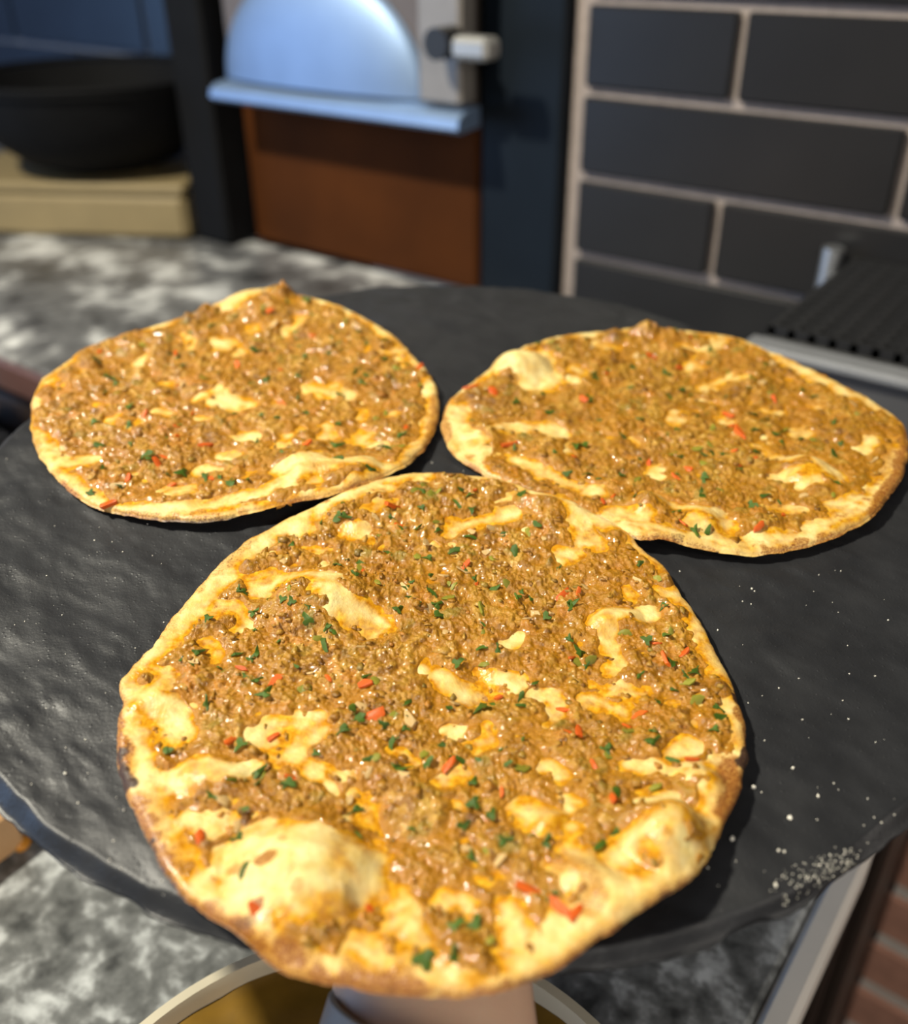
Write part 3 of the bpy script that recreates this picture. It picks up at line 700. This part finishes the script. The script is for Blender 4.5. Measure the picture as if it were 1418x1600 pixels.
class Bread:
    def __init__(s, key):
        s.p = p = PX[key]; s.seed = p['seed']
        o = np.array(p['outline'], float)
        xy, _ = on_tray(o[:, 0], o[:, 1], o[:, 2]*0.001+0.0014)
        s.c = xy.mean(0)
        d = xy-s.c; th = np.arctan2(d[:, 1], d[:, 0]); r = np.hypot(d[:, 0], d[:, 1]); k = np.argsort(th)
        s.tt = np.linspace(-math.pi, math.pi, 1441)[:-1]
        rr = np.interp(s.tt, th[k], r[k], period=2*math.pi); ll = np.interp(s.tt, th[k], o[k, 2]*0.001, period=2*math.pi)

        def sm(a, w_):
            n = np.arange(-60, 61); g_ = np.exp(-(n/w_)**2/2); g_ /= g_.sum()
            return np.convolve(np.concatenate([a[-60:], a, a[:60]]), g_, 'valid')
        cx = np.cos(s.tt)*0.1; cy = np.sin(s.tt)*0.1
        s.rr = sm(rr, 8)+0.00045*fbm(cx, cy, 0.006, s.seed+1, 3)
        s.ll = sm(ll, 22)
        conv = lambda L_: [(r_*t_, P_) for r_, P_, t_ in [(r_/F_PX, *on_tray(*np.array(pts, float).T, 0.005)) for r_, pts in L_] for t_ in [t_.mean()]]
        s.bare = conv(p['bare']); s.meat = conv(p['meat'])
        z3 = lambda L_: [(r_, P_, a_) for (r_, P_), a_ in zip(conv([q[:2] for q in L_]), [q[2] for q in L_])]
        s.oil = z3(p['oil']); s.toast = z3(p['toast']); s.char = z3(p['char'])
        s.domes = []; s.peaks = []
        for px, py, rp, h in p.get('peaks', []):
            P, t = on_tray(np.array([px]), np.array([py]), 0.010)
            s.peaks.append((P[0], rp/F_PX*t[0], h*0.001))
        for px, py, rp, h in p['domes']:
            P, t = on_tray(np.array([px]), np.array([py]), 0.006)
            s.domes.append((P[0], rp/F_PX*t[0], h*0.001))

    def polar(s, x, y):
        th = np.arctan2(y-s.c[1], x-s.c[0]); r = np.hypot(x-s.c[0], y-s.c[1])
        R = np.interp(th, s.tt, s.rr, period=2*math.pi); l = np.interp(th, s.tt, s.ll, period=2*math.pi)
        return r/R, R-r, l

    def dough(s, x, y):
        rho, e, l = s.polar(x, y)
        h = 0.0030+(l-0.0010)*sstep(rho, 0.45, 1.0)
        h = h+0.0010*fbm(x, y, 0.022, s.seed+3, 3)*sstep(e, 0, 0.02)+0.0003*fbm(x, y, 0.006, s.seed+4, 3)
        h = h+0.0006*np.exp(-((e-0.004)/0.0035)**2)*(0.8+0.6*fbm(x, y, 0.014, s.seed+5, 2))
        for P, r_, hh in s.domes:
            wx = x+0.0025*fbm(x, y, 0.015, s.seed+6, 2); wy = y+0.0025*fbm(x, y, 0.015, s.seed+8, 2)
            d2 = ((wx-P[0])**2+(wy-P[1])**2)/r_**2
            h = h+hh*np.clip(1-d2, 0, 1)**1.7
        ed = np.clip(1-e/0.0026, 0, 1)
        h = h-0.0018*(1-np.sqrt(np.clip(1-ed**2, 0, 1)))
        return h

    def mask(s, x, y):
        rho, e, l = s.polar(x, y)
        m = e-s.p['rim']*0.001*(1+0.7*fbm(x, y, 0.02, s.seed+20, 2))
        wx = x+0.0022*fbm(x, y, 0.009, s.seed+21, 3); wy = y+0.0022*fbm(x, y, 0.009, s.seed+22, 3)
        for r_, P in s.bare: m = np.minimum(m, seg_dist(wx, wy, P)-r_*1.30)
        for r_, P in s.meat: m = np.maximum(m, np.minimum(r_-seg_dist(wx, wy, P), e-0.003))
        m = m+0.0016*fbm(x, y, 0.005, s.seed+23, 4, 0.6)
        gap = fbm(x, y, 0.013, s.seed+24, 3)
        m = np.minimum(m, (0.74-gap)*0.009)
        for P, r_, hh in s.peaks: m = np.maximum(m, np.minimum(r_-np.hypot(x-P[0], y-P[1]), e-0.0006))
        return m, rho, e

    def meat_h(s, x, y, m):
        t = np.clip(m/0.0040, 0, 1)**0.6
        f1, i1 = worley(x+0.0012*fbm(x, y, 0.004, 3, 2), y+0.0012*fbm(x, y, 0.004, 6, 2), 0.0048, s.seed+30); f2, i2 = worley(x, y+0.0007*fbm(x, y, 0.003, 4, 2), 0.0023, s.seed+31)
        body = 0.0007+0.0010*(0.5+0.5*fbm(x, y, 0.011, s.seed+32, 3))+0.0009*np.clip(0.8-f1, -.1, 1)*(0.3+0.9*i1)+0.00042*np.clip(0.75-f2, -.1, 1)*(0.2+i2)
        body = body+0.00075*fbm(x, y, 0.0026, s.seed+33, 3)+0.00022*fbm(x, y, 0.0009, s.seed+34, 1)
        for P, r_, hh in s.peaks:
            d2 = ((x-P[0])**2+(y-P[1])**2)/r_**2
            body = body+hh*np.clip(1-d2, 0, 1)**1.2*(0.8+0.4*fbm(x, y, 0.003, s.seed+61, 2))
        hm = t*np.maximum(body, 0.0001)-0.0012*np.clip(-m/0.0008, 0, 1)-0.00012
        return hm, i1, i2

    def surf(s, x, y):
        m, rho, e = s.mask(x, y); hm, _, _ = s.meat_h(x, y, m)
        return s.dough(x, y)+np.maximum(hm, 0), m, e

    def attrs(s, x, y, m, e):
        oil = np.exp(-np.clip(-m-0.0004, 0, 1)/0.0034)*1.35*np.clip(0.85+0.85*fbm(x, y, 0.008, s.seed+40, 3), 0, 1)
        oil = np.maximum(oil, np.clip(fbm(x, y, 0.011, s.seed+41, 3)+0.05, 0, 1)*0.85*sstep(e, 0.004, 0.012))

        def paint(base, L_, sd):
            for r_, P, a_ in L_:
                d = seg_dist(x, y, P)+0.0028*fbm(x, y, 0.006, s.seed+sd, 3)
                base = np.maximum(base, a_*(1-sstep(d, 0.3*r_, 1.15*r_)))
            return base
        oil = paint(oil, s.oil, 42)
        toast = np.exp(-e/0.0022)*np.clip(0.62+0.6*fbm(x, y, 0.012, s.seed+43, 3), 0, 1)
        toast = np.maximum(toast, 0.5*np.clip(fbm(x, y, 0.005, s.seed+44, 3)-0.55, 0, 1)*2*sstep(0.03-e, 0, 0.02))
        toast = paint(toast, s.toast, 45)
        char = paint(np.zeros_like(x), s.char, 46)
        char = np.maximum(char, np.exp(-e/0.0012)*np.clip(fbm(x, y, 0.02, s.seed+47, 3)*1.2-0.1, 0, 0.8))
        return np.stack([np.clip(oil, 0, 1), np.clip(toast, 0, 1), np.clip(char, 0, 1)], -1)

    def build(s, label):
        p = s.p; N = p['N']; rs = np.random.RandomState(s.seed)
        root = empty('lahmacun', TMAT @ Matrix.Translation((s.c[0], s.c[1], 0)))
        tag(root, label, 'flatbread', 'lahmacun on the black tray')
        g_ = np.linspace(-1, 1, N); a, b = np.meshgrid(g_, g_, indexing='ij')
        big = np.abs(a) > np.abs(b)
        with np.errstate(divide='ignore', invalid='ignore'):
            th = np.where(big, math.pi/4*np.nan_to_num(b/np.where(a == 0, 1, a)), math.pi/2-math.pi/4*np.nan_to_num(a/np.where(b == 0, 1, b)))
            rad = np.where(big, a, b)
        ang = np.arctan2(rad*np.sin(th), rad*np.cos(th)); rho = np.abs(rad)
        R = np.interp(ang, s.tt, s.rr, period=2*math.pi)
        x = s.c[0]+rho*R*np.cos(ang); y = s.c[1]+rho*R*np.sin(ang)
        m, _, e = s.mask(x, y); e = np.maximum(e, 0)
        H = s.dough(x, y)
        V = np.stack([x-s.c[0], y-s.c[1], H], -1).reshape(-1, 3)
        i, j = np.meshgrid(np.arange(N-1), np.arange(N-1), indexing='ij')
        Q = np.stack([i*N+j, (i+1)*N+j, (i+1)*N+j+1, i*N+j+1], -1).reshape(-1, 4)
        # underside: the boundary loop rolled under, then a few shrinking rings
        ar = np.arange(N)
        loop = np.concatenate([ar*N, (N-1)*N+ar[1:], ar[::-1][1:]*N+N-1, ar[::-1][1:-1]])
        B = V[loop]; n = len(loop); th_b = np.arctan2(B[:, 1], B[:, 0]); lift = np.interp(th_b, s.tt, s.ll, period=2*math.pi)
        rings = []
        for sc, k in ((0.992, 0.6), (0.975, 0.15), (0.90, 0.0), (0.70, 0.0), (0.45, 0.0), (0.01, 0.0)):
            under = 0.0004+np.maximum(lift-0.0012, 0)*sstep(np.full(n, sc), 0.45, 1.0)
            z = under+(B[:, 2]-under)*k
            rings.append(np.stack([B[:, 0]*sc, B[:, 1]*sc, z], -1))
        base = len(V); prev = loop; qs = [Q]; Vs = [V]
        for kx, rg in enumerate(rings):
            cur = base+kx*n+np.arange(n); Vs.append(rg)
            qs.append(np.stack([prev, np.roll(prev, -1), np.roll(cur, -1), cur], -1)); prev = cur
        Vd = np.concatenate(Vs); Qd = np.concatenate(qs)
        at = s.attrs(x, y, m, e).reshape(-1, 3)
        ab = np.tile(np.array([[0.0, 0.75, 0.1]]), (len(Vd)-base, 1))
        me = np_mesh('dough', Vd, Qd, attrs={'mask': np.concatenate([at, ab])})
        # which way do the faces look? the grid is right-handed or left-handed with the mapping
        if me.polygons[(N//2)*(N-1)+N//2].normal.z < 0: me.flip_normals()
        link('dough', me, MAT['dough'], root)
        # meat sheet
        hm, i1, i2 = s.meat_h(x, y, m)
        keep = (m > -0.0009).ravel(); kq = keep[Q].all(1)
        Qm = Q[kq]; used = np.unique(Qm); rm = np.full(N*N, -1); rm[used] = np.arange(len(used))
        Vm = V.copy(); Vm[:, 2] += hm.ravel(); Vm = Vm[used]; Qm = rm[Qm]
        wet = np.clip(0.75*np.exp(-np.clip(m, 0, 1)/0.0020)+0.7*np.clip(fbm(x, y, 0.010, s.seed+50, 3), 0, 1)+0.9*np.clip(1-hm/0.0017, 0, 1), 0, 1)
        tint = np.stack([i1.ravel(), i2.ravel(), wet.ravel()], -1)[used]
        # loose crumbs of mince on top of the sheet
        n_c = p['crumbs']; cx = rs.uniform(-1, 1, n_c*4); cy = rs.uniform(-1, 1, n_c*4)
        X = s.c[0]+cx*s.rr.max(); Y = s.c[1]+cy*s.rr.max()
        hs, mm, ee = s.surf(X, Y); ok = (mm > -0.003*rs.uniform(size=len(mm))**2) & (ee > 0.004); X, Y, hs = X[ok][:n_c], Y[ok][:n_c], hs[ok][:n_c]; nn = len(X)
        rad = rs.uniform(0.00045, 0.00105, nn)*(1+0.5*(rs.uniform(size=nn) > .9))
        C = np.repeat(IV1[None], nn, 0)
        kx = rs.normal(size=(nn, 3, 1))*1.8; ky = rs.normal(size=(nn, 3, 1))*2.5
        def_ = 1+0.34*np.sin(C @ kx)+0.30*np.sin(C @ ky+1)
        C = C*def_*rad[:, None, None]*rs.uniform(0.55, 1.5, (nn, 1, 3))*np.array([1.3, 1.3, 0.55])
        C = C+np.stack([X-s.c[0], Y-s.c[1], hs+rad*0.05], -1)[:, None, :]
        nv = len(IV1); Tc = (IF1[None]+np.arange(nn)[:, None, None]*nv+len(Vm)).reshape(-1, 3)
        tc = np.repeat(np.stack([rs.uniform(size=nn), rs.uniform(size=nn), rs.uniform(0, 0.4, nn)], -1), nv, 0)
        mem = np_mesh('meat_topping', np.concatenate([Vm, C.reshape(-1, 3)]), Qm, Tc, attrs={'tint': np.concatenate([tint, tc])})
        if mem.polygons[len(Qm)//2].normal.z < 0:
            import bmesh
            bb = bmesh.new(); bb.from_mesh(mem); bb.faces.ensure_lookup_table()
            bmesh.ops.reverse_faces(bb, faces=bb.faces[:len(Qm)]); bb.to_mesh(mem); bb.free()
        tag(link('meat_topping', mem, MAT['meat'], root), kind='stuff')
        s.root = root; s.rs = rs
        return root

    def scatter(s, name, meshes, mat, listed, n_rand, size, sink=0.3, big=(), min_m=0.0008, tilt=0.35, px_scale=1.0):
        rs = s.rs
        pts = [on_tray(np.array([px]), np.array([py]), 0.0065)[0][0] for px, py in listed]
        bigs = set(tuple(b_) for b_ in big)
        isb = [tuple(q) in bigs for q in listed]
        n = len(pts); tries = 0
        X = s.c[0]+rs.uniform(-1, 1, n_rand*8)*s.rr.max(); Y = s.c[1]+rs.uniform(-1, 1, n_rand*8)*s.rr.max()
        _, mm, ee = s.surf(X, Y); ok = (mm > min_m) & (ee > 0.006)
        for q in np.stack([X, Y], -1)[ok][:n_rand]: pts.append(q); isb.append(False)
        P = np.array(pts); d = 0.0015
        z0, _, _ = s.surf(P[:, 0], P[:, 1])
        zx = (s.surf(P[:, 0]+d, P[:, 1])[0]-s.surf(P[:, 0]-d, P[:, 1])[0])/(2*d); zy = (s.surf(P[:, 0], P[:, 1]+d)[0]-s.surf(P[:, 0], P[:, 1]-d)[0])/(2*d)
        for k in range(len(P)):
            nrm = Vector((-np.clip(zx[k], -.8, .8)+rs.normal()*tilt, -np.clip(zy[k], -.8, .8)+rs.normal()*tilt, 1)).normalized()
            q = nrm.to_track_quat('Z', 'Y')
            listed_k = k < n
            sc = size*(rs.uniform(0.85, 1.25) if listed_k else rs.uniform(0.5, 0.95))*(1.35 if isb[k] else 1.0)
            mtx = Matrix.Translation((P[k, 0]-s.c[0], P[k, 1]-s.c[1], z0[k]+sc*sink)) @ q.to_matrix().to_4x4() @ Matrix.Rotation(rs.uniform(0, 6.28), 4, 'Z') @ Matrix.Diagonal((sc, sc*rs.uniform(.75, 1.2), sc, 1))
            link(name, meshes[rs.randint(len(meshes))], None, s.root, mtx)


def leaf_mesh(seed):
    rs = np.random.RandomState(seed); n = 11
    a = np.linspace(0, 2*math.pi, n, endpoint=False)
    el = rs.uniform(0.45, 0.8); r = (0.75+0.35*np.cos(a*rs.randint(2, 5)+rs.uniform(0, 6)))*rs.uniform(0.8, 1.15, n)
    x = r*np.cos(a); y = r*np.sin(a)*el; z = 0.22*np.sin(x*2.2+rs.uniform(0, 6))+0.18*np.cos(y*3+rs.uniform(0, 6))
    V = [(0, 0, 0.12)]+[(x[k], y[k], z[k]) for k in range(n)]+[(x[k]*.97, y[k]*.97, z[k]-0.10) for k in range(n)]+[(0, 0, 0.0)]
    f = [(0, 1+k, 1+(k+1) % n) for k in range(n)]+[(1+k, 1+n+k, 1+n+(k+1) % n, 1+(k+1) % n) for k in range(n)]+[(2*n+1, 1+n+(k+1) % n, 1+n+k) for k in range(n)]
    me = MB().add(V, f).mesh('parsley_leaf', True); me.materials.append(MAT['parsley']); return me


def chunk_mesh(name, mat, seed, flat):
    """a little diced slab with bent faces and rounded corners"""
    rs = np.random.RandomState(seed); m = MB()
    lx, ly = rs.uniform(0.75, 1.15), rs.uniform(0.4, 0.7); n = rs.randint(5, 8)
    a = (np.arange(n)+rs.uniform(-.32, .32, n))*2*math.pi/n; rr = rs.uniform(0.75, 1.15, n); bend = rs.uniform(-.25, .3); tw = rs.uniform(-.25, .25)
    v = []
    for z, s_ in ((-flat, 0.92), (flat*0.55, 1.0), (flat, 0.86)):
        for k in range(n):
            x = lx*s_*rr[k]*math.cos(a[k]); y = ly*s_*rr[k]*math.sin(a[k])
            v.append((x, y, z+bend*x*x+tw*x*y))
    f = [(i*n+k, i*n+(k+1) % n, (i+1)*n+(k+1) % n, (i+1)*n+k) for i in range(2) for k in range(n)]
    f += [tuple(range(n-1, -1, -1)), tuple(range(2*n, 3*n))]
    me = m.add(v, f).mesh(name, True); me.materials.append(MAT[mat]); return me


LEAF = [leaf_mesh(k) for k in range(7)]
REDM = [chunk_mesh('red_pepper_piece', 'red', 50+k, 0.16) for k in range(5)]
GRN = [chunk_mesh('green_pepper_piece', 'green', 60+k, 0.12) for k in range(5)]
ONI = [chunk_mesh('onion_piece', 'onion', 70+k, 0.10) for k in range(5)]
for key, lab, nr, sz in (
        ('front', 'largest lahmacun nearest the camera, with pale blistered bubbles along its front', (110, 14, 45, 36), 1.0),
        ('left', 'lahmacun at the back left of the tray, with a folded wavy front rim', (50, 10, 22, 14), 1.0),
        ('right', 'lahmacun at the back right of the tray, its pointed rim reaching the right edge', (50, 10, 22, 14), 1.0)):
    B_ = Bread(key); B_.build(lab); p = B_.p
    B_.scatter('parsley_leaf', LEAF, None, p['parsley'], nr[0], 0.0029*sz, 0.25, tilt=0.3)
    B_.scatter('red_pepper_piece', REDM, None, p['red'], nr[1], 0.0030*sz, 0.02, big=p['big'])
    B_.scatter('green_pepper_piece', GRN, None, [], nr[2], 0.0036*sz, -0.02)
    B_.scatter('onion_piece', ONI, None, [], nr[3], 0.0034*sz, -0.02)


# ------------------------------------------------------------------ flour on the tray
def flour():
    rs = np.random.RandomState(8); P = []
    for px, py, sx, sy, n in ((1262, 1375, 22, 9, 80), (1300, 1354, 22, 9, 80), (1330, 1338, 20, 7, 60), (1230, 1402, 16, 7, 25)):
        q = np.stack([rs.normal(px, sx, n), rs.normal(py, sy, n)], -1); P.append(np.c_[q, rs.uniform(0.00008, 0.00024, n)])
    n = 300; P.append(np.c_[rs.uniform(0, 1400, n), rs.uniform(640, 1400, n), rs.uniform(0.0001, 0.00032, n)])
    P.append(np.array([(1176, 1232, .0007), (1233, 1281, .0007), (1142, 1314, .0006), (1215, 1331, .0005), (1224, 1332, .0004), (1210, 1386, .0006), (1276, 1247, .0005), (1237, 1203, .0005), (103, 1213, .0005), (195, 1271, .0004)]))
    P = np.concatenate(P); xy, _ = on_tray(P[:, 0], P[:, 1], -0.001)
    ok = np.hypot(xy[:, 0], xy[:, 1]) < TR-0.0012; xy = xy[ok]; r = P[ok, 2]; n = len(r)
    z = tray_top(xy[:, 0], xy[:, 1])+r*0.5
    C = IV1[None]*rs.uniform(0.6, 1.3, (n, 1, 3))*rs.uniform(0.8, 1.2, (n, len(IV1), 1))*r[:, None, None]+np.stack([xy[:, 0], xy[:, 1], z], -1)[:, None]
    T_ = (IF1[None]+np.arange(n)[:, None, None]*len(IV1)).reshape(-1, 3)
    return np_mesh('flour_crumbs', C.reshape(-1, 3), tris=T_, smooth=False)


tag(link('flour_crumbs', flour(), MAT['flour'], matrix=TMAT), 'white flour crumbs scattered over the black tray, thickest at its right front edge', 'crumbs', kind='stuff')


# ------------------------------------------------------------------ the arm and hand carrying the tray (tray frame: x right, y away, z up)
def skin_body(name, chains, mat):
    """one continuous surface grown over connected joints"""
    verts = []; rad = []; edges = []; key = {}
    for ch in chains:
        prev = None
        for (x, y, z, r) in ch:
            k_ = (round(x, 4), round(y, 4), round(z, 4))
            if k_ not in key: key[k_] = len(verts); verts.append((x, y, z)); rad.append(r)
            i = key[k_]
            if prev is not None and prev != i: edges.append((prev, i))
            prev = i
    me = bpy.data.meshes.new(name); me.from_pydata(verts, edges, [])
    o = bpy.data.objects.new(name, me); COL.objects.link(o)
    sk = o.modifiers.new('skin', 'SKIN'); sk.use_smooth_shade = True; sk.branch_smoothing = 0.6
    lay = me.skin_vertices[0].data
    for i, r in enumerate(rad):
        lay[i].radius = r if isinstance(r, tuple) else (r, r)
        lay[i].use_root = (i == 0)
    ss = o.modifiers.new('subdivision', 'SUBSURF'); ss.levels = 2; ss.render_levels = 2
    dg = bpy.context.evaluated_depsgraph_get(); ev = o.evaluated_get(dg)
    m2 = bpy.data.meshes.new_from_object(ev); m2.name = name
    for p_ in m2.polygons: p_.use_smooth = True
    bpy.data.objects.remove(o); bpy.data.meshes.remove(me)
    return link(name, m2, mat)


def hand():
    Zp = -0.0215
    palm = (-0.005, -0.085, Zp-0.004, (0.036, 0.014))
    wrist = (-0.008, -0.160, -0.042, (0.030, 0.022))
    arm = [(-0.008, -0.118, Zp-0.010, (0.034, 0.016)), wrist, (-0.006, -0.200, -0.053, (0.0325, 0.024)), (-0.006, -0.26, -0.066, (0.035, 0.027)), (-0.008, -0.34, -0.083, (0.039, 0.032)), (-0.010, -0.44, -0.102, (0.041, 0.036))]
    chains = [[palm]+arm]
    for bx_, tx, ln, rr in ((-0.030, -0.045, 0.066, 0.0085), (-0.012, -0.015, 0.078, 0.0088), (0.008, 0.014, 0.074, 0.0086), (0.026, 0.042, 0.058, 0.0076)):
        kn = (bx_, -0.048, Zp-0.001, 0.0110)
        y0 = -0.048
        chains.append([palm, kn, (bx_+(tx-bx_)*.45, y0+ln*.45, Zp+0.0015, rr), (bx_+(tx-bx_)*.78, y0+ln*.76, Zp+0.002, rr*.92), (tx, y0+ln, Zp+0.003, rr*.78)])
    chains.append([palm, (-0.040, -0.098, Zp-0.004, 0.0135), (-0.060, -0.082, Zp-0.001, 0.0110), (-0.075, -0.066, Zp+0.001, 0.0095), (-0.084, -0.052, Zp+0.002, 0.0080)])
    o = skin_body('person', chains, MAT['skin'])
    o.matrix_world = TMAT
    tag(o, 'bare forearm with open hand reaching up under the black tray to hold it', 'person')
    return o


hand()


def wristband():
    nu, nv = 400, 40; wd = 0.018
    a = np.arange(nu)*2*math.pi/nu; v_ = np.linspace(-0.5, 0.5, nv)
    A_, V_ = np.meshgrid(a, v_, indexing='ij')
    ii = np.arange(nu)[:, None]; jj = np.arange(nv)[None, :]
    wv = 0.00030*np.where((ii//2+jj//2) % 2 == 0, 1.0, -1.0)*np.where((ii+jj) % 2 == 0, 1.0, 0.5)
    ru, rv = 0.0332+wv, 0.0315+wv
    out = np.stack([ru*np.cos(A_), V_*wd, rv*np.sin(A_)], -1)
    inn = np.stack([(ru-0.0018)*np.cos(A_), V_*wd, (rv-0.0018)*np.sin(A_)], -1)
    V = np.concatenate([out.reshape(-1, 3), inn.reshape(-1, 3)])
    i, j = np.meshgrid(np.arange(nu), np.arange(nv-1), indexing='ij'); i2 = (i+1) % nu; n = nu*nv
    q1 = np.stack([i*nv+j, i2*nv+j, i2*nv+j+1, i*nv+j+1], -1).reshape(-1, 4)
    q2 = q1[:, ::-1]+n
    k = np.arange(nu); k2 = (k+1) % nu
    e1 = np.stack([k*nv, n+k*nv, n+k2*nv, k2*nv], -1); e2 = np.stack([k*nv+nv-1, k2*nv+nv-1, n+k2*nv+nv-1, n+k*nv+nv-1], -1)
    me = np_mesh('wristband', V, np.concatenate([q1, q2, e1, e2]))
    return me


wb = link('wristband', wristband(), MAT['watch'],
          matrix=TMAT @ Matrix.Translation((-0.0062, -0.1995, -0.0525)) @ Matrix.Rotation(math.radians(-20), 4, 'Z') @ Matrix.Rotation(math.radians(35), 4, 'X'))
tag(wb, 'woven steel mesh watch band around the wrist under the tray', 'watch band')
